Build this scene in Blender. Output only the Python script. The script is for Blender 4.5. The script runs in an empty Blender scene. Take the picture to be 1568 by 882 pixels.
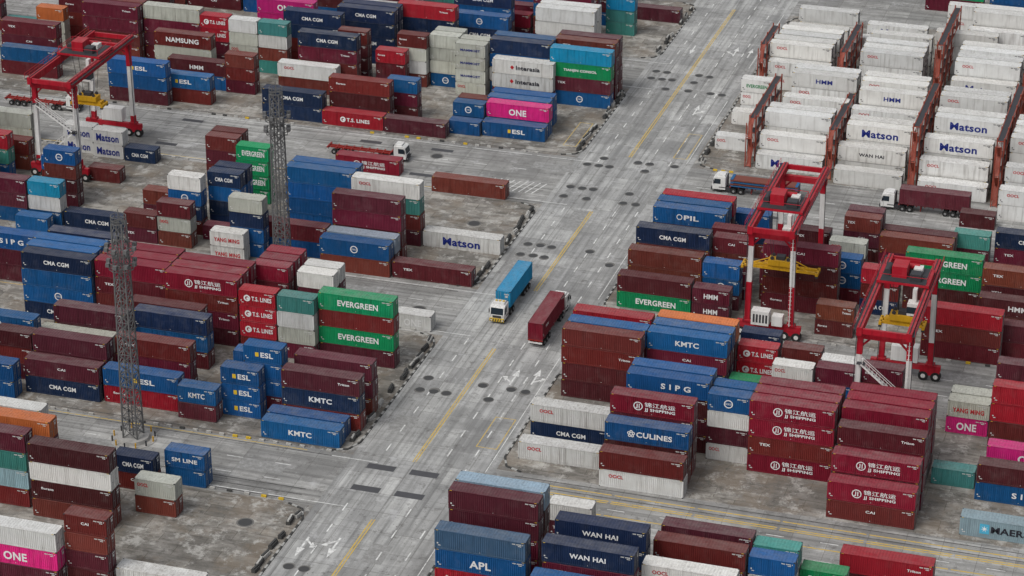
import bpy, math, random
from mathutils import Vector, Matrix
random.seed(7)
scene=bpy.context.scene
COLL=bpy.context.collection
# ------------------------------------------------------------------ helpers
class MB:
    def __init__(s): s.v=[];s.f=[];s.m=[]
    def quad(s,pts,mi=0):
        n=len(s.v);s.v+=[tuple(p) for p in pts];s.f.append(tuple(range(n,n+len(pts))));s.m.append(mi)
    def box(s,x0,x1,y0,y1,z0,z1,mi=0):
        n=len(s.v);s.v+=[(x,y,z) for x in(x0,x1) for y in(y0,y1) for z in(z0,z1)]
        for q in((0,1,3,2),(4,6,7,5),(0,4,5,1),(2,3,7,6),(0,2,6,4),(1,5,7,3)):
            s.f.append(tuple(n+i for i in q));s.m.append(mi)
    def beam(s,p,q,w,mi=0,h=None):
        p=Vector(p);q=Vector(q);h=h or w;d=(q-p).normalized()
        up=Vector((0,0,1)) if abs(d.z)<.95 else Vector((1,0,0))
        a=d.cross(up).normalized()*w/2;b=a.cross(d).normalized()*h/2
        n=len(s.v)
        for e in(p,q):
            for k in((-1,-1),(1,-1),(1,1),(-1,1)): s.v.append(tuple(e+a*k[0]+b*k[1]))
        for f in((0,1,2,3),(7,6,5,4),(0,4,5,1),(1,5,6,2),(2,6,7,3),(3,7,4,0)):
            s.f.append(tuple(n+i for i in f));s.m.append(mi)
    def cyl(s,c,r,h,axis='z',n=16,mi=0,r2=None):
        r2=r if r2 is None else r2
        k=len(s.v);c=Vector(c)
        for t,rr in((-h/2,r),(h/2,r2)):
            for i in range(n):
                a=2*math.pi*i/n;u,w=rr*math.cos(a),rr*math.sin(a)
                s.v.append(tuple(c+Vector({'z':(u,w,t),'y':(u,t,w),'x':(t,u,w)}[axis])))
        for i in range(n):
            j=(i+1)%n;s.f.append((k+i,k+j,k+n+j,k+n+i));s.m.append(mi)
        s.f.append(tuple(k+i for i in range(n)));s.m.append(mi)
        s.f.append(tuple(k+n+i for i in range(n)));s.m.append(mi)
    def mesh(s,name,mats):
        me=bpy.data.meshes.new(name);me.from_pydata(s.v,[],s.f)
        for m in mats: me.materials.append(m)
        me.polygons.foreach_set('material_index',s.m);me.update();return me
    def obj(s,name,mats,parent=None,loc=(0,0,0)):
        return addo(name,s.mesh(name,mats),parent,loc)
def addo(name,data,parent=None,loc=(0,0,0)):
    o=bpy.data.objects.new(name,data);COLL.objects.link(o);o.location=loc
    if parent: o.parent=parent
    return o
def empty(name,loc=(0,0,0),rz=0):
    e=addo(name,None,None,loc);e.empty_display_size=.5;e.rotation_euler=(0,0,rz);return e
# ------------------------------------------------------------------ materials
def nodes(name):
    m=bpy.data.materials.new(name);m.use_nodes=True;nt=m.node_tree
    return m,nt,nt.nodes['Principled BSDF']
def N(nt,t,**kw):
    n=nt.nodes.new(t)
    for k,v in kw.items(): setattr(n,k,v)
    return n
def mixc(nt,fac,a,b,blend='MIX'):
    n=N(nt,'ShaderNodeMix',data_type='RGBA',blend_type=blend)
    for i,x in((0,fac),(6,a),(7,b)):
        if hasattr(x,'links') or hasattr(x,'node'): nt.links.new(x,n.inputs[i])
        else: n.inputs[i].default_value=x if i==0 else (*x,1)
    return n.outputs[2]
def math_(nt,op,a,b=0,c=None):
    n=N(nt,'ShaderNodeMath',operation=op)
    for i,x in enumerate((a,b,c)):
        if x is None: continue
        if hasattr(x,'node'): nt.links.new(x,n.inputs[i])
        else: n.inputs[i].default_value=x
    return n.outputs[0]
def mapr(nt,v,a,b,c=0,d=1):
    n=N(nt,'ShaderNodeMapRange');nt.links.new(v,n.inputs[0])
    for i,x in enumerate((a,b,c,d)): n.inputs[i+1].default_value=x
    return n.outputs[0]
def noise(nt,vec,scale,detail=4,rough=.55,sc=(1,1,1),off=None):
    mp=N(nt,'ShaderNodeMapping');nt.links.new(vec,mp.inputs[0]);mp.inputs[3].default_value=sc
    if off is not None:
        if hasattr(off,'node'): nt.links.new(off,mp.inputs[1])
        else: mp.inputs[1].default_value=off
    n=N(nt,'ShaderNodeTexNoise');nt.links.new(mp.outputs[0],n.inputs['Vector'])
    n.inputs['Scale'].default_value=scale;n.inputs['Detail'].default_value=detail;n.inputs['Roughness'].default_value=rough
    return n.outputs[0]
def paint(name,objcol=True,base=(.5,.5,.5),dust=.22,rust=1.0,rough=.6):
    m,nt,b=nodes(name)
    tc=N(nt,'ShaderNodeTexCoord').outputs['Object']
    oi=N(nt,'ShaderNodeObjectInfo')
    off=N(nt,'ShaderNodeCombineXYZ');r=math_(nt,'MULTIPLY',oi.outputs['Random'],97.)
    for i in range(3): nt.links.new(r,off.inputs[i])
    off=off.outputs[0]
    col=oi.outputs['Color'] if objcol else None
    n1=noise(nt,tc,.45,4,.6,(1,1,1),off)
    n2=noise(nt,tc,1.0,3,.6,(2.2,2.2,.16),off)
    n3=noise(nt,tc,3.2,5,.7,(1,1,.6),off)
    n5=noise(nt,tc,.6,5,.65,(1,1,1),off)
    age=mapr(nt,math_(nt,'FRACT',math_(nt,'MULTIPLY',oi.outputs['Random'],37.)),0,1,.4,1.0)
    c=mixc(nt,mapr(nt,n1,.35,.7,0,.34),col if objcol else base,(.60,.58,.56),'MULTIPLY')
    c=mixc(nt,math_(nt,'MULTIPLY',age,mapr(nt,n5,.5,.7,0,.10)),c,(.34,.32,.31))      # chalking
    c=mixc(nt,math_(nt,'MULTIPLY',age,mapr(nt,n2,.5,.70,0,.62)),c,(.42,.39,.37),'MULTIPLY')
    c=mixc(nt,math_(nt,'MULTIPLY',age,mapr(nt,n3,.645,.73,0,.55*rust)),c,(.10,.055,.038))
    sp0=N(nt,'ShaderNodeSeparateXYZ');nt.links.new(tc,sp0.inputs[0])
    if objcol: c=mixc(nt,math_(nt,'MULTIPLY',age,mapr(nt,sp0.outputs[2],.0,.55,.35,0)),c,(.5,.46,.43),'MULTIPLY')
    g=N(nt,'ShaderNodeNewGeometry');sp=N(nt,'ShaderNodeSeparateXYZ');nt.links.new(g.outputs['Normal'],sp.inputs[0])
    up=mapr(nt,sp.outputs[2],.5,.9)
    n4=noise(nt,tc,.8,5,.7,(.5,1.2,1),off)
    c=mixc(nt,math_(nt,'MULTIPLY',math_(nt,'MULTIPLY',up,age),mapr(nt,n4,.3,.7,dust*.3,dust*2.0)),c,(.27,.255,.24))
    c=mixc(nt,math_(nt,'MULTIPLY',up,mapr(nt,n3,.5,.62,0,.35)),c,(.5,.47,.45),'MULTIPLY')
    nt.links.new(c,b.inputs['Base Color']);b.inputs['Roughness'].default_value=rough
    b.inputs['Specular IOR Level'].default_value=.2
    return m
def simple(name,col,rough=.6,metal=0,var=.25,scale=2.):
    m,nt,b=nodes(name);tc=N(nt,'ShaderNodeTexCoord').outputs['Object']
    n=noise(nt,tc,scale,5,.65)
    c=mixc(nt,mapr(nt,n,.35,.7,0,var),col,tuple(x*.35+.02 for x in col))
    nt.links.new(c,b.inputs['Base Color']);b.inputs['Roughness'].default_value=rough;b.inputs['Metallic'].default_value=metal
    b.inputs['Specular IOR Level'].default_value=.3
    return m
M_cont=paint('container_paint')
M_mark=simple('marking_white',(.62,.62,.6),.7)
M_yel=simple('marking_yellow',(.6,.4,.03),.7)
M_steel=simple('galvanised_steel',(.3,.3,.3),.5,.3)
M_dark=simple('dark_steel',(.04,.04,.045),.6)
M_tyre=simple('tyre_rubber',(.02,.02,.02),.85)
M_glass=simple('window_glass',(.02,.03,.04),.12,0,.1)
M_red=paint('crane_red',False,(.40,.010,.024),.14,.9)
M_white=paint('crane_white',False,(.70,.69,.67),.12,.8)
M_yelp=paint('spreader_yellow',False,(.60,.33,.015),.1,.9)
M_cab=paint('cab_white',False,(.72,.72,.70),.1,.2,.35)
M_rack=paint('rack_orange',False,(.30,.062,.038),.12,1)
M_latt=simple('lattice_steel',(.16,.16,.16),.6,.2,.5,6)
M_conc=simple('concrete',(.36,.35,.33),.85,0,.5,1.5)
M_chas=paint('chassis_red',False,(.28,.022,.018),.2,1)
LCOL={}
def lettermat(k):
    if k not in LCOL:
        LCOL[k]=simple('lettering_'+k,dict(white=(.78,.78,.77),blue=(.008,.02,.19),red=(.5,.015,.025),dark=(.02,.02,.03),green=(.01,.22,.07),lblue=(.08,.42,.62),yellow=(.75,.5,.03),pink=(.75,.03,.3))[k],.6,0,.22,3)
    return LCOL[k]
# ------------------------------------------------------------------ ground surfaces
def ground_mat(name,base,dark,light,kind):
    m,nt,b=nodes(name)
    pos=N(nt,'ShaderNodeNewGeometry').outputs['Position']
    c=mixc(nt,mapr(nt,noise(nt,pos,.03,7,.62),.38,.62),dark,base)
    c=mixc(nt,mapr(nt,noise(nt,pos,.14,7,.7,off=(31,7,0)),.48,.66,0,.8),c,light)
    mp=N(nt,'ShaderNodeMapping');nt.links.new(pos,mp.inputs[0])
    br=N(nt,'ShaderNodeTexBrick');nt.links.new(mp.outputs[0],br.inputs[0])
    br.offset=0.0 if kind!='pad' else 0.5
    br.inputs['Scale'].default_value=1.0
    bw,bh={'road':(4.1,5.0),'lane':(5.0,4.2),'pad':(6.3,2.85),'apron':(6,6)}[kind]
    br.inputs['Brick Width'].default_value=bw;br.inputs['Row Height'].default_value=bh
    br.inputs['Mortar Size'].default_value=.055;br.inputs['Mortar Smooth'].default_value=.2
    br.inputs['Color1'].default_value=(.70,.70,.70,1);br.inputs['Color2'].default_value=(1.18,1.18,1.16,1);br.inputs['Mortar'].default_value=(.42,.40,.37,1)
    c=mixc(nt,.7 if kind!='pad' else .95,c,br.outputs[0],'MULTIPLY')
    sc={'road':(1.,.03,1),'lane':(.03,1.,1),'pad':(.25,.8,1),'apron':(.1,.3,1)}[kind]
    c=mixc(nt,mapr(nt,noise(nt,pos,1.2,4,.6,sc),.46,.70,0,.75),c,tuple(x*.42 for x in dark))
    c=mixc(nt,mapr(nt,noise(nt,pos,.4,4,.6,sc,off=(15,29,0)),.5,.66,0,.55),c,tuple(x*.6 for x in dark))
    c=mixc(nt,mapr(nt,noise(nt,pos,.8,3,.6,sc,off=(5,9,0)),.55,.75,0,.45),c,light)
    # cross traffic scuffs
    sc2=(sc[1],sc[0],1)
    c=mixc(nt,mapr(nt,noise(nt,pos,.9,4,.6,sc2,off=(45,2,0)),.55,.72,0,.35),c,tuple(x*.5 for x in dark))
    # oil stains and patches
    c=mixc(nt,mapr(nt,noise(nt,pos,.5,7,.78,off=(3,91,0)),.545,.65,0,.74 if kind=='pad' else .58),c,(.075,.069,.062))
    c=mixc(nt,mapr(nt,noise(nt,pos,2.4,3,.6,off=(3,1,0)),.62,.69,0,.6),c,(.055,.05,.045))
    c=mixc(nt,mapr(nt,noise(nt,pos,.07,4,.5,off=(63,11,0)),.55,.59,0,.34),c,tuple(x*.55 for x in dark))
    c=mixc(nt,mapr(nt,noise(nt,pos,.2,7,.75,off=(13,57,0)),.58,.64,0,.45),c,tuple(min(.5,x*1.12) for x in light))
    if kind in('pad','apron'):
        c=mixc(nt,mapr(nt,noise(nt,pos,.12,7,.72,off=(77,13,0)),.48,.58,0,.5),c,(.19,.15,.11))
        c=mixc(nt,mapr(nt,noise(nt,pos,.3,7,.78,off=(7,43,0)),.53,.61,0,.7),c,(.44,.43,.40))
    f=noise(nt,pos,9,3,.7);c=mixc(nt,.45,c,mixc(nt,mapr(nt,f,.3,.7),(.62,.62,.62),(1.22,1.22,1.22)),'MULTIPLY')
    nt.links.new(c,b.inputs['Base Color'])
    nt.links.new(mapr(nt,noise(nt,pos,.09,5,.6,off=(9,9,9)),.35,.65,.6,.92),b.inputs['Roughness'])
    b.inputs['Specular IOR Level'].default_value=.25
    return m
G_apron=ground_mat('apron_concrete',(.31,.305,.29),(.20,.195,.185),(.40,.395,.38),'apron')
G_road=ground_mat('road_concrete',(.41,.41,.40),(.295,.295,.288),(.50,.50,.49),'road')
G_lane=ground_mat('lane_concrete',(.37,.368,.355),(.25,.247,.237),(.47,.465,.45),'lane')
G_pad=ground_mat('pad_concrete',(.29,.275,.25),(.18,.167,.148),(.42,.40,.37),'pad')
g=MB();g.quad([(-2500,-1500,0),(2500,-1500,0),(2500,3500,0),(-2500,3500,0)]);g.obj('ground',[G_apron])
g=MB();g.quad([(-5.2,-400,.008),(15.9,-400,.008),(15.9,600,.008),(-5.2,600,.008)]);g.obj('road',[G_road])
LANES=[(-76,-60.5),(-20,-2.2),(34.5,57),(94,111)]
RL_=[(-76,-58.5),(-24,-4.8),(34.5,58.5),(146,165)]
def lane(x0,x1,y0,y1):
    g=MB();g.quad([(x0,y0,.004),(x1,y0,.004),(x1,y1,.004),(x0,y1,.004)]);g.obj('lane_pavement',[G_lane])
for a,b in LANES: lane(-400,-5.2,a,b)
for a,b in RL_: lane(15.9,400,a,b)
K_d=simple('kerb_dark',(.05,.05,.048),.8);K_l=simple('kerb_light',(.4,.4,.38),.8,0,.6)
def pad(x0,x1,y0,y1,side):
    ch=3.5;g=MB();z=.012
    if side<0: pts=[(x0,y0),(x1-ch,y0),(x1-1,y0+1),(x1,y0+ch),(x1,y1-ch),(x1-1,y1-1),(x1-ch,y1),(x0,y1)]
    else: pts=[(x0,y0+ch),(x0+1,y0+1),(x0+ch,y0),(x1,y0),(x1,y1),(x0+ch,y1),(x0+1,y1-1),(x0,y1-ch)]
    g.quad([(x,y,z) for x,y in pts]);g.obj('pad_pavement',[G_pad])
    k=MB()
    ed=[(pts[i],pts[i+1]) for i in range(1 if side<0 else 0,6 if side<0 else 2)]
    if side>0: ed+=[(pts[5],pts[6]),(pts[6],pts[7]),(pts[7],pts[0])]
    for (p,q) in ed:
        L=math.dist(p,q);t=0;i=0
        while t<L-.2:
            e=min(L,t+1.0);a=[p[j]+(q[j]-p[j])*t/L for j in(0,1)];c=[p[j]+(q[j]-p[j])*(e-.04)/L for j in(0,1)]
            k.beam((*a,.07),(*c,.07),.28,i%2,.14);t=e;i+=1
    k.obj('kerb',[K_d,K_l])
PADS=[(-400,-5.4,-60.3,-20.2,-1),(-400,-5.4,-2,34,-1),(-400,-5,57.5,93.5,-1),(-400,-4,111.5,147,-1),(-400,-5.4,-130,-76.3,-1),
 (16,400,-58.3,-24.5,1),(16,400,-4.5,34,1),(16.4,400,59,145,1),(16,400,-130,-76.5,1)]
for p in PADS: pad(*p)
B_d=simple('barrier_dark',(.06,.06,.058),.8,0,.5);B_l=simple('barrier_light',(.48,.47,.44),.8,0,.7,3)
def barriers(x,y0,y1,xw=.6):
    b=MB();y=y0
    while y<y1:
        xx=x+random.uniform(-.25,.25);L=random.choice((1.2,1.5,1.9))
        a=random.uniform(-.25,.25)
        b.beam((xx,y,.3),(xx+a,y+L,.3),xw,0 if random.random()<.55 else 1,.55)
        b.beam((xx,y,.66),(xx+a,y+L,.66),xw*.45,0 if random.random()<.5 else 1,.2)
        y+=L+random.choice((.15,.3,1.0,2.6))
    b.obj('concrete_barrier',[B_d,B_l])
for x,y0,y1 in((-6.6,-57,-45),(-6.4,-41,-23),(-6.4,-.2,10),(-6.2,16,31),(-6.2,60,72),(-5.8,77,91),(-5,114,128),(-4.8,133,145),(-6.6,-95,-79),(17.2,61,76)): barriers(x,y0,y1)
d=MB()
for yy,xa,xb,st in((-60.6,-110,-9,2.1),(57.0,-110,-12,2.3),(34.8,-110,-26,2.6),(-19.6,-60,-9,2.6),(-75.7,-60,-9,2.6),(58.4,20,24,1.5),(-76.0,26,90,2.4),(-23.8,50,95,2.2),(-5.2,30,95,3.0)):
    x=xa
    while x<xb:
        if random.random()<.8: d.box(x,x+.75,yy-.14,yy+.14,0.01,.32,0 if random.random()<.6 else (1 if random.random()<.5 else 2))
        x+=st
d.obj('lane_delineator',[B_l,M_yel,B_d])
def worn(name,col,wear,gap=(.28,.28,.27)):
    m,nt,b=nodes(name);pos=N(nt,'ShaderNodeNewGeometry').outputs['Position']
    c=mixc(nt,mapr(nt,noise(nt,pos,1.4,6,.75),wear-.12,wear+.12),col,gap)
    nt.links.new(c,b.inputs['Base Color']);b.inputs['Roughness'].default_value=.8;return m
M_pw=worn('road_paint_white',(.68,.68,.66),.56);M_py=worn('road_paint_yellow',(.55,.37,.05),.58)
w=MB();z=.017
def rect(b,x0,x1,y0,y1,mi=0,zz=None):
    zz=zz or z;b.quad([(x0,y0,zz),(x1,y0,zz),(x1,y1,zz),(x0,y1,zz)],mi)
for X,ph in((-1.0,0),(8.0,1),(11.8,2)):
    y=-130+ph
    while y<260:
        if not any(a+1<y<b-1 for a,b in((-76,-61),(-20,-4),(36,57),(95,110))): rect(w,X-.1,X+.1,y,y+2.2)
        y+=6
for a,b in((-60,-22),(0,33),(60,93),(112,146),(-120,-80)):
    rect(w,14.6,14.72,a,b)
for a,b in LANES:
    for yy,dash in((a+1.2,0),(a+(b-a)*.36,1),(a+(b-a)*.64,1),(b-1.2,0)):
        x=-300
        while x<-8:
            rect(w,x,x+(2.5 if dash else 11.5),yy-.08,yy+.08);x+=7.5 if dash else 12.5
for a,b in RL_[:3]:
    for yy in(a+(b-a)*.36,a+(b-a)*.64):
        x=19
        while x<300: rect(w,x,x+2.5,yy-.08,yy+.08);x+=7.5
def arrow_turn(b,x,y,s=1,d=1,turn=True):
    b.quad([(x-.14,y,z),(x+.14,y,z),(x+.14,y+3.0*s,z),(x-.14,y+3.0*s,z)])
    b.quad([(x-.55,y+3.0*s,z),(x+.55,y+3.0*s,z),(x,y+5.4*s,z)])
    if turn:
        b.quad([(x+d*.14,y+.6*s,z),(x+d*1.0,y+1.6*s,z),(x+d*1.0,y+2.0*s,z),(x+d*.14,y+1.1*s,z)])
        b.quad([(x+d*1.0,y+1.1*s,z),(x+d*1.9,y+2.5*s,z),(x+d*1.0,y+2.6*s,z)])
for x,y,s,d_,t in((9.9,-33,1,-1,True),(13.0,-32,1,1,True),(1.4,-83,-1,-1,True),(-2.8,-84,-1,1,True),(10,84,1,1,True),(13,118,1,1,False),(10,118,1,-1,True),(1.4,122,-1,1,False)): arrow_turn(w,x,y,s,d_,t)
for i in range(9): w.beam((-18+i*1.2,38.5,z),(-16.6+i*1.2,43.5,z),.2,0,.004)
w.obj('road_marking',[M_pw])
yl=MB()
for a,b in((-60,-22),(0,34),(60,146),(-130,-77)):
    rect(yl,3.68,3.88,a,b);rect(yl,4.1,4.28,a,b)
for yy in(-60.8,-62.6,-63.1,-66.5): 
    x=22
    while x<300: rect(yl,x,x+11.6,yy-.12,yy+.12);x+=12
for yy in(-61.2,-22.8,36,): rect(yl,-300,-12,yy-.08,yy+.08)
def ybox(x0,x1,y0,y1):
    t=.14
    rect(yl,x0,x1,y0,y0+t);rect(yl,x0,x1,y1-t,y1);rect(yl,x0,x0+t,y0+t,y1-t);rect(yl,x1-t,x1,y0+t,y1-t)
ybox(11.0,14.2,-53,-43.4);ybox(11.6,14.2,62,74.5);ybox(-9.5,-6.9,62,74)
yl.obj('yellow_line',[M_py])
pl=MB()
M_plate=simple('turning_plate',(.07,.07,.075),.6,0,.4,.8)
for cy in(-69.3,-62.9):
    for cx in(.0,6.5): rect(pl,cx-2.1,cx+2.1,cy-.75,cy+.75)
for cy in(-6.8,-14.5,40.8,53):
    for cx in(-30,-44,34,-80): rect(pl,cx-2.1,cx+2.1,cy-.6,cy+.6)
pl.obj('turning_plate',[M_plate])
mh=MB();z2=.021
def disc(x,y,r,mi,zz):
    mh.quad([(x+r*math.cos(a*math.pi/10),y+r*math.sin(a*math.pi/10),zz) for a in range(20)],mi)
for cy in(-38.5,-34.5,13.2,17.5,39.2,43.5,54.5,58,96,101,105,-92):
    for cx in random.sample((-2.6,-.4,1.6,6.1,8.3,10.6,12.9),4):
        disc(cx,cy+random.uniform(-.4,.4),.86,1,z2);disc(cx,cy,.72,0,z2+.004)
for x,y in((-12.6,-83),(-14,23),(-24,-82),(-30,50),(24,51),(-70,50),(50,-10),(-12,-12),(90,-10)): disc(x,y,1.25,1,z2);disc(x,y,1.0,0,z2+.004)
mh.obj('manhole_cover',[simple('manhole_iron',(.055,.055,.055),.6,0,.4),simple('manhole_rim',(.16,.155,.145),.8,0,.5)])
dr=MB()
for yy in(-59.6,-75.1,-3.9,35.4,58.0,-61.7,-73.5,-71.9):
    for a,b in((-300,-8),(19,300)): rect(dr,a,b,yy-.1,yy+.1,0,.019)
dr.obj('drain_channel',[worn('drain_dark',(.06,.058,.055),.6,(.2,.19,.18))])
pt=MB()
for x,y,a,b in((-3,-52,3.4,5),(9.5,-14,4,7),(1,26,3,8),(12,40,3,6),(-3,70,3.5,6),(7,88,3,9),(-3.5,8,2.6,9),(13,-68,3,5),(-20,-69,7,3),(-46,-70,9,3),(-30,-10,9,3.5),(-12,50,8,3),(-60,42,11,3),(40,-68,10,2.8),(70,-12,8,3),(30,40,9,3),(-1,-100,4,6),(6,-88,3,5)):
    pt.quad([(x,y,.0145),(x+a,y,.0145),(x+a,y+b,.0145),(x,y+b,.0145)])
pt.obj('pavement_patch',[worn('patch_concrete',(.20,.198,.19),.55,(.33,.33,.32))])
# ------------------------------------------------------------------ container templates
LEN={20:6.06,40:12.19,45:13.72};HH={20:2.65,40:2.85,45:2.85}
TPL={}
def template(size,kind='dry'):
    key=(size,kind)
    if key in TPL: return TPL[key]
    L=LEN[size];H=HH[size]-.03;W=2.44;b=MB()
    for x0 in(0,L-.17):
        for y0 in(0,W-.16): b.box(x0,x0+.17,y0,y0+.16,.115,H-.115)
    for y0 in(0,W-.07):
        b.box(.17,L-.17,y0,y0+.07,.02,.19);b.box(.17,L-.17,y0,y0+.07,H-.12,H-.015)
    for x0 in(0,L-.07):
        b.box(x0,x0+.07,.16,W-.16,.02,.2);b.box(x0,x0+.07,.16,W-.16,H-.14,H-.015)
    for x0 in(-.004,L-.176):
        for y0 in(-.004,W-.166):
            b.box(x0,x0+.18,y0,y0+.17,0,.118,3);b.box(x0,x0+.18,y0,y0+.17,H-.118,H,3)
    p=.278 if kind=='dry' else .2;dep=.062 if kind=='dry' else .015
    n=int((L-.34)/p);p=(L-.34)/n
    def prof(n,p,x0):
        out=[]
        for i in range(n):
            x=x0+i*p;out+=[(x,1),(x+p*.28,1),(x+p*.5,0),(x+p*.78,0)]
        out.append((x0+n*p,1));return out
    pr=prof(n,p,.17)
    for (xa,a),(xb,c) in zip(pr[:-1],pr[1:]):
        for yo,sg in((.012,1),(W-.012,-1)):
            ya=yo+sg*dep*(1-a);yb=yo+sg*dep*(1-c)
            b.quad([(xa,ya,.19),(xb,yb,.19),(xb,yb,H-.12),(xa,ya,H-.12)])
    nr=int((L-.34)/.42);pr=prof(nr,(L-.34)/nr,.17)
    for (xa,a),(xb,c) in zip(pr[:-1],pr[1:]):
        za=H-.02-.035*(1-a);zb=H-.02-.035*(1-c);b.quad([(xa,.07,za),(xb,.07,zb),(xb,W-.07,zb),(xa,W-.07,za)])
    for xa,xb in((.07,.17),(L-.17,L-.07)): b.quad([(xa,.07,H-.021),(xb,.07,H-.021),(xb,W-.07,H-.021),(xa,W-.07,H-.021)])
    b.quad([(.05,.05,.1),(L-.05,.05,.1),(L-.05,W-.05,.1),(.05,W-.05,.1)],3)
    ne=8;pr=prof(ne,(W-.32)/ne,.16)
    for (ya,a),(yb,c) in zip(pr[:-1],pr[1:]):
        xa=.015+.04*(1-a);xb=.015+.04*(1-c);b.quad([(xa,ya,.2),(xb,yb,.2),(xb,yb,H-.14),(xa,ya,H-.14)])
    X=L-.04
    if kind=='dry':
        b.quad([(X,.16,.2),(X,W-.16,.2),(X,W-.16,H-.14),(X,.16,H-.14)])
        for k in range(5):
            zz=.42+k*(H-.8)/4.6
            for ya in(.24,W/2+.08): b.box(X,X+.02,ya,ya+.88,zz,zz+.2)
        for yy in(.42,.86,W-.86,W-.42): b.box(X+.02,X+.06,yy-.022,yy+.022,.12,H-.1,2)
        for yy in(.64,W-.64): b.box(X+.03,X+.055,yy-.2,yy+.2,1.15,1.2,2)
        b.quad([(X+.03,W/2+.2,H-.62),(X+.03,W/2+1.0,H-.62),(X+.03,W/2+1.0,H-.42),(X+.03,W/2+.2,H-.42)],1)
        b.quad([(X+.03,W/2+.3,H-1.1),(X+.03,W/2+.85,H-1.1),(X+.03,W/2+.85,H-.75),(X+.03,W/2+.3,H-.75)],1)
        b.quad([(X+.03,W/2+.0,.7),(X+.03,W/2+.03,.7),(X+.03,W/2+.03,H-.2),(X+.03,W/2,H-.2)],3)
    else:
        b.quad([(X,.16,.2),(X,W-.16,.2),(X,W-.16,H-.14),(X,.16,H-.14)])
        b.box(X,X+.03,.3,W-.3,1.45,H-.25,3);b.cyl((X+.035,W/2-.4,1.95),.36,.03,'x',12,2);b.cyl((X+.035,W/2+.45,1.95),.36,.03,'x',12,2)
        b.box(X,X+.03,.3,1.1,.35,1.2,2);b.box(X,X+.03,1.3,2.1,.35,1.2,3)
    yy=.006
    def mk(x0,x1,z0,z1,mi=1): b.quad([(x0,yy,z0),(x1,yy,z0),(x1,yy,z1),(x0,yy,z1)],mi)
    mi=1 if kind=='dry' else 3
    x=L-1.75
    for wd in(.09,.09,.09,.09,0,.09,.09,.09,.09,.09,.09,0,.1):
        if wd: mk(x,x+wd,H-.45,H-.29,mi)
        x+=.115
    mk(L-.95,L-.5,H-.66,H-.55,mi)
    mk(.45,.8,.5,.62,mi);mk(.3,.5,.75,.95,mi)
    if size!=20:
        for xa in(.2,L-.5): b.quad([(xa,-.003,H-.11),(xa+.3,-.003,H-.11),(xa+.3,-.003,H-.03),(xa,-.003,H-.03)],4)
        mk(L/2-.05,L/2+.05,.3,.38,mi)
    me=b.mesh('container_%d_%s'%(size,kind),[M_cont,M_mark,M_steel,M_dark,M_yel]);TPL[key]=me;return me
# ------------------------------------------------------------------ lettering
TX={}
def textmesh(s,w,h,col,bold=.03,logo=None):
    key=(s,w,h,col,logo)
    if key in TX: return TX[key]
    def one(st,off):
        cu=bpy.data.curves.new('t','FONT');cu.body=st;cu.size=1;cu.offset=off;cu.resolution_u=3;cu.space_character=1.06
        o=bpy.data.objects.new('t',cu);COLL.objects.link(o)
        bpy.context.view_layer.update();me=bpy.data.meshes.new_from_object(o);bpy.data.objects.remove(o);return me
    b=MB()
    def put(st,x0,x1,z0,z1,off):
        me=one(st,off)
        if not me.vertices: return
        xs=[v.co.x for v in me.vertices];ys=[v.co.y for v in me.vertices]
        ax,bx,ay,by=min(xs),max(xs),min(ys),max(ys);n=len(b.v)
        for v in me.vertices: b.v.append((x0+(v.co.x-ax)/(bx-ax)*(x1-x0),0,z0+(v.co.y-ay)/(by-ay)*(z1-z0)))
        for p in me.polygons: b.f.append(tuple(n+i for i in p.vertices));b.m.append(0)
    def ring(cx,cz,r,ri,mi=0,n=20):
        for i in range(n):
            a0,a1=2*math.pi*i/n,2*math.pi*(i+1)/n
            b.quad([(cx+r*math.cos(a0),0,cz+r*math.sin(a0)),(cx+r*math.cos(a1),0,cz+r*math.sin(a1)),(cx+ri*math.cos(a1),0,cz+ri*math.sin(a1)),(cx+ri*math.cos(a0),0,cz+ri*math.sin(a0))],mi)
    if logo=='jj':
        put('锦江航运',-w/2+1.55,w/2,.0,h/2,.012);put('JJ SHIPPING',-w/2+1.55,w/2,-h/2,-.16,.03)
        cx=-w/2+.6;ring(cx,0,.68,.54)
        for q in(-.2,.1): b.quad([(cx+q,0,-.36),(cx+q+.13,0,-.36),(cx+q+.13,0,.36),(cx+q,0,.36)])
        b.quad([(cx-.36,0,-.36),(cx-.2,0,-.36),(cx-.2,0,-.22),(cx-.36,0,-.22)])
    elif logo=='oval':
        ring(0,0,.66,.5);put(s,-.46,.46,-.14,.14,.02)
    else:
        put(s,-w/2,w/2,-h/2,h/2,bold)
        cx=-w/2-.75
        if logo=='disc': ring(cx,0,.55,.3);ring(cx+.1,-.05,.2,0)
        if logo=='ring': ring(cx,0,.5,.36)
        if logo=='sq':
            b.quad([(cx-.8,0,-.75),(cx+.5,0,-.75),(cx+.5,0,.75),(cx-.8,0,.75)],1)
            for k in range(7):
                a=k*2*math.pi/7+math.pi/2;c0=cx-.15
                b.quad([(c0+.55*math.cos(a),-.004,.55*math.sin(a)),(c0+.15*math.cos(a+.45),-.004,.15*math.sin(a+.45)),(c0,-.004,0),(c0+.15*math.cos(a-.45),-.004,.15*math.sin(a-.45))],2)
        if logo=='flag': b.quad([(cx-.1,0,-.35),(cx+.45,0,-.35),(cx+.45,0,.35),(cx-.1,0,.35)],1)
        if logo=='petal':
            for k in range(5):
                a=k*2*math.pi/5+.3;ring(cx+.36*math.cos(a),.36*math.sin(a),.24,.1,0,10)
        if logo=='diamond': b.quad([(cx-.4,0,0),(cx,0,-.45),(cx+.4,0,0),(cx,0,.45)],1)
    c2={'sq':'lblue','flag':'yellow','diamond':'red'}.get(logo,col)
    me=b.mesh('lettering',[lettermat(col),lettermat(c2),lettermat('white')]);TX[key]=me;return me
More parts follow.
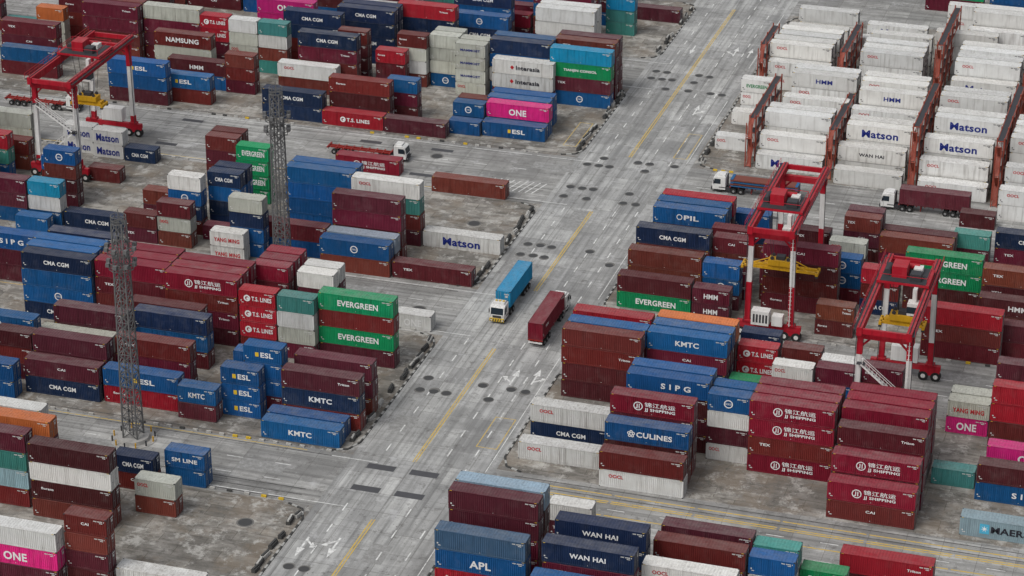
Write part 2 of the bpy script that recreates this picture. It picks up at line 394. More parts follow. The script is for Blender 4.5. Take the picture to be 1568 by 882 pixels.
LB_={'E':('EVERGREEN',6.6,4.2,1.0,.53,.5,'white',None),'J':('JJ',6.0,4.6,1.5,.5,.5,'white','jj'),'K':('KMTC',3.6,2.6,.85,.5,.5,'white',None),
'S':('ESL',2.5,2.0,.85,.55,.5,'white','flag'),'T':('T.S. LINES',4.6,3.3,.75,.56,.5,'white','disc'),'C':('COSCO',1,1,.3,.5,.5,'white','oval'),
'M':('CMA CGM',4.4,3.2,.72,.5,.5,'white',None),'N':('ONE',3.4,2.9,1.25,.5,.45,'white',None),'H':('HMM',2.9,2.3,.85,.5,.5,'white',None),'h':('HMM',3.1,2.2,.85,.5,.5,'blue',None),
'X':('Matson',6.6,4.5,1.45,.5,.47,'blue',None),'Y':('YANG MING',5.2,4.6,.75,.5,.45,'red',None),'I':('Interasia',4.8,3,.9,.55,.5,'dark','diamond'),
'P':('S I P G',4.4,3,.9,.6,.5,'white',None),'Q':('K LINE',4.8,3,.85,.5,.5,'white',None),'W':('WAN HAI',4.8,3,.72,.5,.5,'white',None),'V':('WAN HAI',4.6,3,.65,.5,.5,'dark',None),
'O':('OOCL',2.1,1.6,.55,.2,.66,'red',None),'U':('CULINES',5.2,3,.85,.56,.5,'white','petal'),'A':('APL',2.9,2,1.1,.5,.45,'white',None),
'L':('MAERSK',6.4,3.4,1.05,.58,.5,'dark','sq'),'Z':('TIANJIN CONSOL',6.6,3.4,.65,.5,.5,'white',None),'D':('PIL',2.5,2,.85,.5,.5,'white','ring'),
'B':('SM LINE',3.9,3.9,.65,.5,.5,'white',None),'G':('NAMSUNG',7.0,4,1.0,.5,.5,'white',None),'R':('MAMMOET',4,4,.5,.5,.5,'blue',None),'e':('EVERGREEN',5.5,4.0,.7,.5,.5,'green',None),
'1':('TEX',1.6,1.3,.42,.2,.6,'white',None),'2':('CAI',1.3,1.1,.4,.5,.6,'white',None),'3':('Triton',1.8,1.4,.38,.8,.6,'white',None),'4':('florens',1.9,1.5,.38,.2,.6,'white',None)}
COL=dict(r=(.115,.018,.023),R=(.38,.016,.030),b=(.010,.095,.27),n=(.012,.027,.074),c=(.010,.24,.42),w=(.74,.74,.715),e=(.54,.55,.48),g=(.008,.27,.10),t=(.06,.25,.225),m=(.62,.022,.20),o=(.56,.16,.045),d=(.215,.010,.028),k=(.22,.055,.033),y=(.30,.41,.48),v=(.06,.135,.215))
RV=[(.118,.016,.023),(.14,.026,.024),(.10,.018,.030),(.085,.017,.020),(.17,.040,.029),(.13,.014,.032),(.155,.022,.020),(.11,.022,.034)]
def container(x,y,z,size,ch,lab='.',kind=None,parent=None):
    kind=kind or 'dry'
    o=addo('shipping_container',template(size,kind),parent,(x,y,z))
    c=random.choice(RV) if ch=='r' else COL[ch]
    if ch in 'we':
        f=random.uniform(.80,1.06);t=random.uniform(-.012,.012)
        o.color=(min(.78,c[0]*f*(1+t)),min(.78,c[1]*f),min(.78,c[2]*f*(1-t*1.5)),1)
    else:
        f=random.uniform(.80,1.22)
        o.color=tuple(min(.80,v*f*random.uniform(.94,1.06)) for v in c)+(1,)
    if lab=='.' and ch in 'rRkdo' and random.random()<.36: lab=random.choice('11234')
    if lab=='.' and ch=='e' and random.random()<.5: lab='O'
    if lab=='.' and ch=='b' and random.random()<.35: lab='C'
    if lab=='.' and ch=='n' and random.random()<.5: lab='M'
    if lab=='.' and ch=='g': lab='E'
    if lab=='.' and kind=='reefer' and random.random()<.55: lab=random.choice('OOOhXC')
    if kind=='reefer' and lab=='C': lab='O'
    if lab!='.':
        s,w4,w2,h,cx,cz,col,logo=LB_[lab];w=w2 if size==20 else w4
        addo('lettering',textmesh(s,w,h,col,.03,logo),o,(LEN[size]*cx+(.4 if logo and logo!='oval' else 0),-.006,HH[size]*cz))
    return o
TAB='''17.9,-54.5,40,w,1,O 17.8,-48.2,40,wn,1,OM 31.1,-58.8,40,rw,1,.O 30.9,-55.3,40,brr,1,U 30.8,-52.1,40,drrr,1,J 31.3,-45.2,40,brrr,2,P
43.7,-46.5,20,bwrw,2,C..O 50.1,-48.2,40,ddrd,3,JJ.J 63.4,-57.7,40,dr,1,J 63.3,-54.9,40,drd,1,J 63.4,-52.2,40,rddr,1,.J 62.9,-46.3,40,dddr,3,.J
75.7,-44.1,20,t 75.4,-28.2,20,em,2,YN 18.4,-34.1,40,rrrr,2 18.2,-27.6,40,Rrrr,1,Q 30.8,-25.7,40,orrr 30.8,-31.3,40,brnr,2,K
43.2,-24.9,20,RRr,1,TT 43.2,-31.1,20,gr,1,E 42.7,-20.5,20,nrr,1,M 49.7,-23.8,20,rrr 49.5,-29.7,20,wbr,1,OC 55.8,-28.8,20,rbr 56.0,-26.0,20,wrr
62.3,-26.3,20,rrb 81.3,-20.5,40,rrr 82.1,-33.6,40,RRrr 82.9,-41.1,40,mr,1,N 82.3,-46.8,40,rb,1,.P 81.6,-57.0,40,y,1,L
18.2,-1.6,40,rg,1,.E 18.9,2.4,40,rrr 19.4,5.3,40,nrrr,1,M 19.9,14.1,40,brrr,2,D 20.0,19.7,40,Rrrr 30.8,10.3,20,rrrr 31.9,6.7,20,rrrr
31.3,2.4,20,bbr,1,.C 30.7,-1.9,20,rr,1,HH 31.7,23.3,20,bnr 39.5,7.8,40,rrr 40.5,5.0,40,rrrr 42.5,19.6,20,rrr 49.4,10.6,20,bbr,1,CC
50.7,-2.0,20,kr 56.0,7.7,20,Rrn 49.0,16.7,20,err 49.5,27.4,20,rrr,2 55.8,26.1,40,rr,2 67.2,31.8,20,tr 66.3,46.7,20,r 74.0,33.3,40,nr
62.7,8.5,40,ggrr,1,EE 67.8,-4.5,40,Rrr 75.2,5.9,40,krrr 75.4,1.2,40,rrr,1,H 74.9,-1.6,40,rr
-25.2,62.2,40,b,1,S -25.3,65.0,40,mb,1,N -26.1,67.9,40,bb,2 -31.6,61.4,20,b -31.6,64.2,20,bb,2 -43.4,58.5,40,r -55.8,58.7,40,R,1,T -68.2,59.1,40,nn,1,M
-55.4,61.5,40,rrr -45.2,65.5,20,brr -18.0,82.0,40,cgrb,1,.Z -18.5,87.3,40,rrrr,2 -29.0,80.3,40,wwr,1,II -30.4,83.2,40,nbwb,2 -36.8,81.2,20,eeee,2,RRR
-43.0,84.3,20,eeeb,2,...C -49.3,82.7,20,rewr -51.0,88.0,20,t -52.8,79.9,20,Rrr -61.1,81.5,20,rrrr -67.4,76.0,40,nrrr -70.6,73.2,40,wr,1,O
-79.8,68.9,20,rrr -92.0,61.2,40,br,1,S -92.2,69.2,40,rb,1,H -99.8,58.4,40,bbr,1,S -97.7,75.3,40,ree,1,G -90.4,81.5,20,RRrr,1,TT -84.1,81.0,20,weew
-77.8,81.0,20,twrt -115.3,79.7,40,rrrr,2 -82.5,92.1,40,mmrr,1,NN -65.4,92.3,40,nnnn,2,M.M -54.6,97.9,40,Rnrr -45.2,103.5,40,bnr,1,C -27.4,103.8,40,wwwn,2
-18.2,123.5,20,ctt -17.1,133.8,40,r -129.8,72.2,40,rrb -127.4,83.1,20,oee -126.6,65.5,40,br
-44.3,12.0,40,bbbb,2 -31.9,11.0,40,wtrr,1,O -45.7,38.9,40,d,1,J -25.7,34.3,45,r -19.5,11.6,45,w,1,X -20.2,-1.8,45,r -32.6,3.6,40,rrrr -32.7,.7,40,yr
-32.7,-2.3,40,br,1,C -45.1,1.4,40,rb -51.6,-4.2,20,ww,1,YY -49.2,-1.4,20,enbb -56.9,7.7,20,nbnn,2,M -56.9,20.0,20,gggg,1,EEEE -63.8,22.7,20,rrrr,2
-62.9,4.3,20,wbnr -62.5,-1.3,20,rer -69.6,8.4,20,rr -68.7,-1.4,20,rr -56.2,3.0,20,r -88.4,8.6,20,brrr -90.3,11.4,20,brr -87.5,.5,20,cwb
-81.2,.9,40,n,1,M -93.8,.2,20,rrb -90.3,31.3,20,ww,1,XX -83.9,31.0,20,n -86.1,20.7,20,r -96.5,32.2,20,ww,1,XX -88.6,-2.6,20,b
-86.3,-21.9,40,brr,1,P -74.0,-18.7,40,nrr,1,M -71.3,-33.2,40,nbbn,1,M.CM -71.8,-30.4,40,bnnr,2,M -58.8,-32.5,40,drrr,3 -46.4,-33.5,40,drrr,3,J
-33.5,-34.4,20,RRRr,1,TTT -35.1,-25.1,20,drrr,3 -27.1,-34.6,20,twer -27.3,-25.5,20,wrrr,2 -20.8,-33.2,40,grgr,1,E.E -13.5,-19.4,20,w,1,N
-47.9,-42.0,40,nbr -61.6,-46.9,40,er -59.0,-54.0,40,rrr -46.7,-51.2,40,rrr -59.2,-56.8,40,rn,1,2M -46.5,-56.2,40,bR,1,S -33.9,-57.5,20,br,1,K
-28.0,-54.6,20,bbb,1,SSS -28.3,-49.1,20,bbb -25.5,-51.9,20,bbbr,1,S -19.8,-59.5,40,b,1,K -20.0,-56.7,40,b -18.7,-53.9,40,rnr,1,.K -18.7,-48.7,40,rrr
-73.0,-50.0,40,brn -71.9,-59.5,40,bb -65.6,-53.3,20,rrr -60.4,-44.1,40,rrr -49.9,-39.2,40,rrr
-56.0,-81.0,40,wrrr -53.2,-83.8,40,orrr -54.8,-88.2,40,rtyr -41.3,-89.9,40,rwrr -33.9,-79.3,20,nr,1,M -27.6,-76.0,20,bb,1,B -28.2,-84.7,20,er,1,O
-41.3,-106.6,40,wmr,1,ON -28.8,-104.6,20,rrrr -22.5,-103.2,40,w 19.2,-86.7,40,yrrrr 19.3,-89.7,40,rrrrr 19.2,-95.1,40,vbRr,1,.A 33.2,-88.1,40,nnrr,1,WW
33.3,-94.1,40,nrrr,1,W 45.6,-80.7,40,rrr 45.5,-84.6,40,rrr 45.6,-90.9,40,wrr,1,O 58.0,-80.9,20,twb 58.0,-84.0,20,bwr 64.2,-80.8,20,gr 68.5,-76.0,40,Rr
28.3,-74.2,20,wr -102.8,81.7,40,errr -74.8,87.1,40,nnrr -116.0,33.5,40,ee -110.4,21.6,40,rr -46.1,108.4,40,nbrr 42.6,158,40,gr 56,158,40,bb'''
REEF='''27.1,61.8,40,w,1,X 27.0,64.6,40,ww,1,O 27.1,68.7,40,www,2 28.5,77.1,40,www,1,O 29.0,82.6,40,wwww,2,h 20.4,102.2,40,ww 20.2,105.0,40,www,2 20.6,111.0,40,www,2
41.9,59.1,40,w 41.7,63.4,40,ww,1,V 42.5,66.8,40,www,2 41.9,74.6,40,www 42.6,77.4,40,wwww,1,h 42.2,82.4,40,wwww,2 37.9,105.4,40,www,2 37.7,111.6,40,www 37.8,116.3,40,www
57.0,58.2,40,w,1,O 56.7,61.0,40,ww,1,O 56.9,64.7,40,www,1,X 58.0,68.0,40,wwww,2,X 57.3,79.0,40,wwww,2 57.0,94.9,40,www,1,X 57.2,97.7,40,wwww,2,O 57.1,104.4,40,wwww,2
72.1,51.6,40,ww,1,O 72.5,55.3,40,www 72.3,62.0,40,wwww,2 72.3,68.5,40,wwww,2 55.9,124.1,40,www 56.5,126.9,40,wwww,2 17.9,68.9,20,w,1,O 18.1,81.7,20,w 18.8,85.4,20,www,1,e'''
BOX=[]
def place(txt,kind='dry'):
    for l in txt.split():
        a=l.split(',');x,y=float(a[0]),float(a[1]);L=int(a[2]);rows=int(a[4]) if len(a)>4 else 1;lab=a[5] if len(a)>5 else ''
        BOX.append((x,y,LEN[L],rows*2.8))
        for r in range(rows):
            col=a[3]
            if r>0 and random.random()<.5: col=''.join(random.choice('rrrRbnr') if (ch in 'rbn' and random.random()<.4) else ch for ch in col)
            for i,ch in enumerate(col):
                lv=len(col)-1-i
                lb=(lab[i] if i<len(lab) else '.') if r==0 else '.'
                container(x+random.uniform(-.07,.07),y+r*2.8+random.uniform(-.05,.05),.02+lv*HH[L],L,ch,lb,kind)
place(TAB);place(REEF,'reefer')
def free(x,y,L,W):
    return all(x>bx+bl+.3 or x+L+.3<bx or y>by+bw+.2 or y+W+.2<by for bx,by,bl,bw in BOX)
def fill(xs,ys,pal,lv,prob,size=40,kind='dry'):
    for x in xs:
        base=random.randint(*lv)
        for y in ys:
            if random.random()>prob or not free(x,y,LEN[size],2.5): continue
            n=max(1,base+random.choice((-1,0,0,0)))
            BOX.append((x,y,LEN[size],2.8))
            for i in range(n): container(x+random.uniform(-.08,.08),y,.02+i*HH[size],size,random.choice(pal),'.',kind)
R=lambda a,b,s:[a+i*s for i in range(int((b-a)/s)+1)]
pal='rrrrrrrbbnweRdtrr'
fill([-31-12.8*i for i in range(11)],R(114,144,2.8),pal,(2,4),.85)
fill([-112-12.8*i for i in range(4)],R(88,92,2.8),pal,(2,4),.85)
fill([-100-12.8*i for i in range(4)],R(-58,-22,2.8),pal,(2,4),.8)
fill([-112-12.8*i for i in range(3)],R(0,32,2.8),pal,(2,4),.7)
fill([-68-12.8*i for i in range(3)],R(-112,-80,2.8),pal,(2,4),.75)
fill([95+12.8*i for i in range(3)],R(-56,-28,2.8),pal,(2,4),.8)
fill([88.5+12.8*i for i in range(3)],R(-1,30,2.8),pal,(2,4),.8)
fill([88+15*i for i in range(3)],R(62,86,2.8),'w',(3,4),.9,40,'reefer')
fill([20+15*i for i in range(6)],R(121,142,2.8),'w',(2,3),.35,40,'reefer')
fill([20+12.8*i for i in range(8)],R(170,196,2.8),pal,(2,4),.8)
fill([-20-12.8*i for i in range(9)],R(170,196,2.8),pal,(2,4),.8)
fill([20,32.8,45.6,58.4,71.2],R(-112,-98,2.8),pal,(2,3),.8)
# ------------------------------------------------------------------ reefer racks
def rack(x,y0,y1,lv):
    b=MB();n=int((y1-y0)/5.6);h=lv*2.85
    for i in range(n+1):
        y=y0+i*5.6
        for xx in(x,x+1.2): b.beam((xx,y,0),(xx,y,h+.4),.22)
        for k in range(1,lv+1): b.beam((x,y,k*2.85-.2),(x+1.2,y,k*2.85-.2),.16)
        if i<n:
            for k in range(lv):
                b.beam((x+(k%2)*1.2,y,k*2.85),(x+(k%2)*1.2,y+2.8,(k+1)*2.85-.2),.12)
                b.box(x+.3,x+.9,y+1.5,y+3.2,k*2.85+.3,k*2.85+1.7,1)
    ye=y0+n*5.6
    for k in range(1,lv+1):
        zz=k*2.85-.1;b.box(x+.1,x+1.1,y0,ye,zz-.06,zz,2)
        for xx in(x,x+1.2): b.beam((xx,y0,zz),(xx,ye,zz),.16)
        for xx in(x,x+1.2):
            if k<lv: b.beam((xx,y0,zz+1.0),(xx,ye,zz+1.0),.06)
    for k in range(lv):
        a,c=(y0-3.0,y0-.3) if k%2==0 else (y0-.3,y0-3.0)
        b.beam((x+.6,a,k*2.85+.1),(x+.6,c,(k+1)*2.85-.1),.7,0,.14)
        for xx in(x+.2,x+1.0): b.beam((xx,a,k*2.85+1.1),(xx,c,(k+1)*2.85+.9),.08)
    for xx in(x+.1,x+1.1): b.beam((xx,y0-3.1,0),(xx,y0-3.1,h),.18)
    b.obj('reefer_rack',[M_rack,M_white,M_dark])
for x,y0,y1,lv in((25.0,65,90,3),(40.0,63.5,90,3),(55.1,62.5,90,4),(70.2,60,90,4),(34.3,104,126,3),(52.6,106,129,4),(70.3,98,131,4),(18.6,104,116,3),(85.6,58,90,4)): rack(x,y0,y1,lv)
# ------------------------------------------------------------------ lattice masts
def mast(x,y,H=36):
    e=empty('lattice_mast',(x,y,0));b=MB()
    n=20
    def hw(z): return 1.12-(z/H)*.34
    for k in range(n):
        z0,z1=.6+(H-.6)*k/n,.6+(H-.6)*(k+1)/n;a,c=hw(z0),hw(z1)
        P0=[(-a,-a),(a,-a),(a,a),(-a,a)];P1=[(-c,-c),(c,-c),(c,c),(-c,c)]
        for i in range(4):
            j=(i+1)%4
            b.beam((*P0[i],z0),(*P1[i],z1),.19)
            b.beam((*P1[i],z1),(*P1[j],z1),.09)
            b.beam((*P0[i],z0),(*P1[j],z1),.09);b.beam((*P0[j],z0),(*P1[i],z1),.09)
    b.beam((0,0,.6),(0,0,H),.14)
    b.obj('tower',[M_latt],e)
    h=MB()
    for zz,r in((H-7,1.8),(H-4.6,1.9),(H,1.1)):
        for k in range(10):
            a0,a1=2*math.pi*k/10,2*math.pi*(k+1)/10
            for dz in(0,.5,1.05): h.beam((r*math.cos(a0),r*math.sin(a0),zz+dz),(r*math.cos(a1),r*math.sin(a1),zz+dz),.08)
            h.beam((r*math.cos(a0),r*math.sin(a0),zz),(r*math.cos(a0),r*math.sin(a0),zz+1.05),.07)
            h.beam((.6*math.cos(a0),.6*math.sin(a0),zz),(r*math.cos(a0),r*math.sin(a0),zz),.09)
    h.beam((0,0,H),(0,0,H+2.0),.1)
    h.obj('platform',[M_latt],e)
    l=MB()
    for zz,r in((H-6.4,2.0),(H-4.0,2.1)):
        for k in range(8):
            a=2*math.pi*k/8;cx,cy=r*math.cos(a),r*math.sin(a);l.box(cx-.27,cx+.27,cy-.27,cy+.27,zz,zz+.55)
    l.obj('floodlights',[M_latt],e)
    p=MB();p.cyl((0,0,.3),2.5,.6,'z',24,0,2.3);p.cyl((0,0,.04),3.4,.08,'z',24,0)
    for k in range(12):
        a=2*math.pi*k/12;p.cyl((3.1*math.cos(a),3.1*math.sin(a),.45),.12,.9,'z',8,1+k%2)
    p.obj('plinth',[M_conc,M_yelp,M_dark],e)
mast(-37.4,-65.6,34.5);mast(-38.9,-3.6,31);mast(-36.5,112,34)
# ------------------------------------------------------------------ rubber tyred gantry cranes
def rtg(x0,x1,y0,y1,ty,sz,wz=(6.4,13.6),flights=(),sl=5.98,H=18.2):
    cx,cy=(x0+x1)/2,(y0+y1)/2;e=empty('gantry_crane',(cx,cy,0))
    hx,hy=(x1-x0)/2,(y1-y0)/2;ty-=cy
    g=MB()
    for sy in(-1,1):
        y=sy*hy
        g.box(-hx-1.6,hx+1.6,y-.38,y+.38,1.75,2.6,0)
        for sx in(-1,1):
            x=sx*hx
            g.box(x-1.5,x+1.5,y-.35,y+.35,.95,1.75,0)
            for dx in(-.95,.95):
                g.cyl((x+dx,y,.8),.78,.75,'y',18,3);g.cyl((x+dx,y,.8),.36,.8,'y',12,1)
            xt=sx*(hx-.2)
            for za,zb,mi,wd in((2.6,wz[0],0,.5),(wz[0],wz[1],1,.46),(wz[1],H-.6,0,.5)):
                fa=(za-2.6)/(H-3.2);fb=(zb-2.6)/(H-3.2)
                g.beam((x+(xt-x)*fa,y,za),(x+(xt-x)*fb,y,zb),wd*1.5,mi,wd*1.7)
            g.box(x-.7,x+.7,y-.55,y+.55,2.6,2.9,0)
            g.beam((x+.5*sx,y-.6,2.8),(xt+.5*sx,y-.6,H),.09,2)
        g.box(-hx-.4,hx+.4,y-.36,y+.36,H-1.1,H-.1,0)
        g.beam((-hx+.4,y,H-2.4),(-hx+1.8,y,H-.9),.26,0);g.beam((hx-.4,y,H-2.4),(hx-1.8,y,H-.9),.26,0)
    for sx in(-1,1):
        x=sx*(hx-.2)
        g.box(x-.4,x+.4,-hy-1.8,hy+1.8,H,H+1.3,0)
        g.box(x-.06,x+.06,-hy-1.7,hy+1.7,H+1.3,H+1.42,2)
        xo=x+sx*.85
        g.box(min(x+sx*.4,xo),max(x+sx*.4,xo),-hy-1.8,hy+1.8,H+.9,H+.96,2)
        for k in range(15):
            yy=-hy-1.7+k*(2*hy+3.4)/14;g.beam((xo,yy,H+.96),(xo,yy,H+2.0),.05,0)
            g.box(x-.42,x+.42,yy-.05,yy+.05,H+.02,H+1.28,0)
        for dz in(1.5,2.0): g.beam((xo,-hy-1.7,H+dz),(xo,hy+1.7,H+dz),.05,0)
    for sy in(-1,1): g.box(-hx+.3,hx-.3,sy*(hy+1.5)-.2,sy*(hy+1.5)+.2,H+.3,H+1.1,0)
    g.obj('portal_frame',[M_red,M_white,M_dark,M_tyre],e)
    t=MB();zt=H+1.5
    for sx in(-1,1):
        x=sx*(hx-.2);t.box(x-.3,x+.3,ty-3,ty+3,zt+.0,zt+.4,0)
        for dy in(-2.3,2.3): t.cyl((x,ty+dy,zt+.05),.28,.66,'x',12,2)
    for dy in(-2.8,-.9,.9,2.8): t.box(-hx+.15,hx-.15,ty+dy-.18,ty+dy+.18,zt+.02,zt+.38,0)
    t.box(-hx+.4,hx-.4,ty-2.9,ty+2.9,zt+.4,zt+.48,2)
    t.box(-1.9,.3,ty-1.5,ty+1.3,zt+.48,zt+2.2,0);t.box(.9,2.5,ty-2.2,ty-.6,zt+.48,zt+1.6,2);t.box(1.0,2.3,ty+.5,ty+2.1,zt+.48,zt+1.3,1)
    t.cyl((-2.6,ty+.2,zt+1.0),.5,2.6,'y',14,2);t.cyl((.7,ty+2.0,zt+1.0),.45,2,'x',14,0)
    for sx in(-1,1):
        for sy in(-1,1): t.beam((sx*(hx-.2),ty+sy*2.9,zt+.45),(sx*(hx-.2),ty+sy*2.9,zt+1.5),.07,0)
        t.beam((sx*(hx-.2),ty-2.9,zt+1.5),(sx*(hx-.2),ty+2.9,zt+1.5),.07,0)
    for sy in(-1,1): t.beam((-hx+.2,ty+sy*2.9,zt+1.5),(hx-.2,ty+sy*2.9,zt+1.5),.07,0)
    t.obj('trolley',[M_red,M_white,M_dark],e)
    c=MB();c.box(hx-2.6,hx-.9,ty-4.9,ty-3.2,H-2.3,H-.4,0);c.box(hx-2.62,hx-.88,ty-4.95,ty-3.6,H-1.9,H-.9,1);c.box(hx-2.0,hx-1.4,ty-4.2,ty-3.2,H-.4,zt+.1,0)
    c.obj('operator_cab',[M_white,M_glass],e)
    s=MB()
    s.box(-1.9,1.9,ty-1.0,ty+1.0,sz+.9,sz+1.8,0);s.box(-2.7,2.7,ty-.7,ty+.7,sz+.42,sz+.9,0)
    for dy in(-.62,.62): s.box(-sl,sl,ty+dy-.2,ty+dy+.2,sz+.1,sz+.5,0)
    for sx in(-1,1):
        s.box(sx*sl-.22,sx*sl+.22,ty-1.2,ty+1.2,sz,sz+.5,0)
        for dy in(-1.05,1.05): s.box(sx*sl-.24,sx*sl+.24,ty+dy-.2,ty+dy+.2,sz-.3,sz,1)
        if sl>4: s.beam((sx*1.6,ty-.7,sz+1.6),(sx*4.3,ty-.62,sz+.5),.14,0);s.beam((sx*1.6,ty+.7,sz+1.6),(sx*4.3,ty+.62,sz+.5),.14,0)
        for dy in(-.7,.7): s.cyl((sx*1.3,ty+dy,sz+2.05),.3,.2,'y',12,1);s.beam((sx*1.35,ty+dy,sz+2.1),(sx*2.2,ty+dy*1.6,zt),.06,1)
    s.box(-.7,.7,ty-.6,ty+.6,sz+1.8,sz+2.4,1)
    s.obj('spreader',[M_yelp,M_dark],e)
    m=MB();y=-hy
    m.box(-2.6,.2,y-1.6,y+.2,2.75,5.1,0);m.box(.6,2.3,y-1.2,y+.3,2.75,4.4,0);m.box(-2.3,1.8,hy-.3,hy+1.5,2.75,5.2,0)
    for k in range(5): m.box(-2.3+k*.5,-2.0+k*.5,y-1.62,y-1.58,3.2,4.6,1)
    for k,(z0,z1) in enumerate(flights):
        a,b_=(-hx+.6,hx-.6) if k%2==0 else (hx-.6,-hx+.6)
        for yy in(y-1.15,y-.55): m.beam((a,yy,z1),(b_,yy,z0),.14,0,.24);m.beam((a,yy,z1+1.),(b_,yy,z0+1.),.07,0)
        for q in range(12):
            f=(q+.5)/12;m.box(a+(b_-a)*f-.12,a+(b_-a)*f+.12,y-1.1,y-.6,z1+(z0-z1)*f,z1+(z0-z1)*f+.04,1)
            m.beam((a+(b_-a)*f,y-1.15,z1+(z0-z1)*f),(a+(b_-a)*f,y-1.15,z1+(z0-z1)*f+1.0),.05,0)
        for q in(a,b_): m.box(q-.6,q+.6,y-1.2,y-.4,(z1 if q==a else z0)-.05,(z1 if q==a else z0)+.05,1)
    m.beam((hx-.2,y-.6,2.7),(hx-.2,y-.6,H),.12,0)
    for q in range(22): m.beam((hx+.05,y-.62,3+q*.7),(hx-.45,y-.62,3+q*.7),.05,0)
    m.obj('stairs_and_power_unit',[M_white,M_dark],e)
rtg(40.5,47.5,-5.5,18,2.0,8.6,(9.4,15.6),())
rtg(63,70.5,-35.5,-12.5,-19,12.0,(6.5,14.6),((8.2,13.4),(3.0,8.0)),3.2)
rtg(-95.3,-87.2,20,42.5,33,9.5,(4.2,14.0),((9.8,14.2),(3.6,9.4)),3.0)
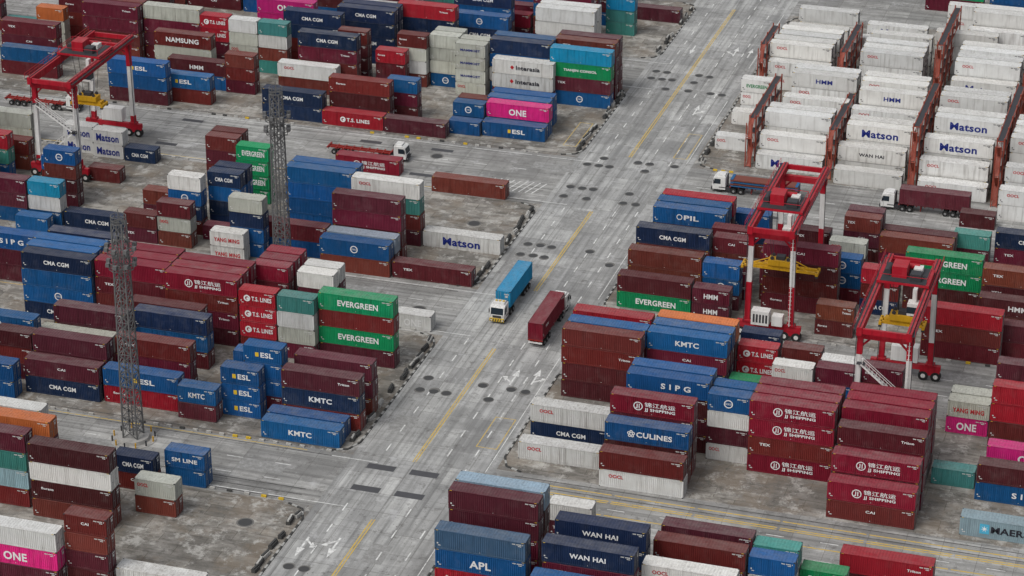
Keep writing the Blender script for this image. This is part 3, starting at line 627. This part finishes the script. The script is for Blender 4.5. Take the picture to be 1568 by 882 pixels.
# ------------------------------------------------------------------ trucks
def truck(x,y,rz,cabc,load,hazard=False,name='container_truck',tractor=True):
    """local +x is the driving direction, origin at the rear of the trailer"""
    e=empty(name,(x,y,.012),rz)
    ch=MB()
    for yy in(.75,1.55): ch.box(0,12.3,yy-.07,yy+.07,1.05,1.35,0)
    for k in range(9): ch.box(.1+k*1.5,.28+k*1.5,.1,2.3,1.15,1.3,0)
    for xx in(0,12.1): ch.box(xx,xx+.2,0,2.44,1.2,1.42,0)
    for ax in((1.4,2.75,4.1,10.3,11.6) if tractor else (1.4,2.75,4.1)):
        ch.box(ax-.07,ax+.07,.2,2.24,.45,.6,0)
        for yy in(.28,2.16): ch.cyl((ax,yy,.52),.51,.5,'y',18,1);ch.cyl((ax,yy,.52),.22,.54,'y',10,2)
    for yy in(.6,1.7): ch.box(8.4,8.55,yy,yy+.14,.0 if not tractor else .15,1.1,0)
    ch.box(0,.1,.1,2.34,.75,1.0,3)
    if tractor:
        ch.box(9.8,15.4,.8,.95,.75,1.0,4);ch.box(9.8,15.4,1.5,1.65,.75,1.0,4)
        ch.cyl((14.3,.3,.52),.51,.36,'y',18,1);ch.cyl((14.3,2.14,.52),.51,.36,'y',18,1);ch.cyl((14.3,.12,.52),.2,.06,'y',10,2)
        ch.cyl((12.6,.35,.75),.32,1.1,'x',14,2);ch.box(12.2,13.0,1.9,2.3,.5,1.05,4)
    ch.obj('chassis',[M_chas if not hazard else M_dark,M_tyre,M_steel,M_white,M_dark],e)
    if tractor:
        c=MB();o=-.65
        pr=[(13.75+o,.62),(16.05+o,.62),(16.15+o,1.55),(15.9+o,2.75),(15.5+o,3.0),(13.75+o,3.0)]
        n=len(c.v)
        for yy in(.02,2.42): c.v+=[(a,yy,z) for a,z in pr]
        k=len(pr);c.f.append(tuple(n+i for i in range(k)));c.m.append(0);c.f.append(tuple(n+k+i for i in range(k)));c.m.append(0)
        for i in range(k): c.f.append((n+i,n+(i+1)%k,n+k+(i+1)%k,n+k+i));c.m.append(0)
        c.quad([(16.155+o,.2,1.62),(16.155+o,2.24,1.62),(15.935+o,2.24,2.68),(15.935+o,.2,2.68)],1)
        for yy in(.012,2.428): c.quad([(14.6+o,yy,1.65),(15.85+o,yy,1.65),(15.7+o,yy,2.6),(14.6+o,yy,2.6)],1)
        c.box(13.9+o,15.2+o,.3,2.14,3.0,3.28,0)
        c.box(16.08+o,16.3+o,.02,2.42,.45,.95,2 if hazard else 3)
        if hazard:
            for q in range(6): c.quad([(16.305+o,.1+q*.4,.47),(16.305+o,.28+q*.4,.47),(16.305+o,.42+q*.4,.93),(16.305+o,.24+q*.4,.93)],3)
            for q in range(3): c.box(14.3+o,14.6+o,.5+q*.6,.8+q*.6,3.28,3.42,2)
        for yy in(.18,2.06): c.box(16.3+o,16.33+o,yy,yy+.28,.62,.8,4)
        c.quad([(16.16+o,.5,1.05),(16.16+o,1.94,1.05),(16.17+o,1.94,1.45),(16.17+o,.5,1.45)],3)
        for yy in(-.22,2.5): c.box(15.8+o,15.9+o,yy,yy+.16,1.7,2.4,3);c.beam((15.75+o,yy+.08,2.5),(15.75+o,1.2,2.7),.05,3)
        for yy in(-.02,2.16): c.box(13.75+o,14.9+o,yy,yy+.3,.98,1.12,3)
        c.box(13.55+o,13.75+o,.4,.6,1.0,3.1,3)
        c.obj('cab',[cabc,M_glass,M_yel,M_dark,M_white],e)
    if load=='flat':
        f=MB()
        for i in range(4):
            z=1.43+i*.36;f.box(.05,12.2,0,2.44,z,z+.22,i%2)
            for xx in(.05,11.7): f.box(xx,xx+.5,0,2.44,z+.22,z+.33,1-i%2)
            for q in range(14): f.box(.6+q*.8,.75+q*.8,-.02,0,z+.02,z+.2,1-i%2)
        f.obj('flat_racks',[simple('flatrack_blue',(.02,.11,.25),.6),simple('flatrack_brown',(.17,.05,.035),.6)],e)
    elif load: container(.05,0,1.44,40,load,'.',None,e)
    return e
truck(.45,2.0,-math.pi/2,M_cab,'c',True)
truck(11.2,-19.9,math.pi/2,M_cab,'d')
truck(-49.8,45.2,0,M_cab,None)
truck(37.5,51.3,math.pi,M_cab,'flat')
truck(67.4,52.5,math.pi,M_cab,'r')
truck(-73,-64.2,0,M_cab,None,False,'container_trailer',False)
truck(-118,50,0,M_cab,None)
# ------------------------------------------------------------------ light and camera
th=math.radians(25.3);al=math.radians(17.3);D=425.0
W=bpy.data.worlds.new('World');scene.world=W;W.use_nodes=True;nt=W.node_tree
sky=nt.nodes.new('ShaderNodeTexSky');sky.sky_type='NISHITA';sky.sun_disc=False
SE,SA=math.radians(56),math.radians(212)
sky.sun_elevation=SE;sky.sun_rotation=SA;sky.dust_density=4;sky.air_density=1.2
hs=nt.nodes.new('ShaderNodeHueSaturation');hs.inputs['Saturation'].default_value=.3
nt.links.new(sky.outputs[0],hs.inputs['Color']);nt.links.new(hs.outputs[0],nt.nodes['Background'].inputs[0])
nt.nodes['Background'].inputs[1].default_value=.135
L=bpy.data.lights.new('sun','SUN');L.energy=1.25;L.angle=math.radians(22);L.color=(1,.98,.95)
lo=addo('sun',L,None,(0,0,200))
sd=Vector((math.sin(SA)*math.cos(SE),math.cos(SA)*math.cos(SE),math.sin(SE)))
lo.rotation_euler=sd.to_track_quat('Z','Y').to_euler()
cam=bpy.data.cameras.new('camera');cam.sensor_width=36;cam.lens=36*3969/1568;cam.clip_start=1;cam.clip_end=6000
co=addo('camera',cam,None,(math.sin(al)*math.cos(th)*D,-math.cos(al)*math.cos(th)*D,math.sin(th)*D))
co.rotation_euler=(math.pi/2-th,0,al);scene.camera=co
scene.view_settings.view_transform='Standard';scene.view_settings.look='None';scene.view_settings.exposure=0
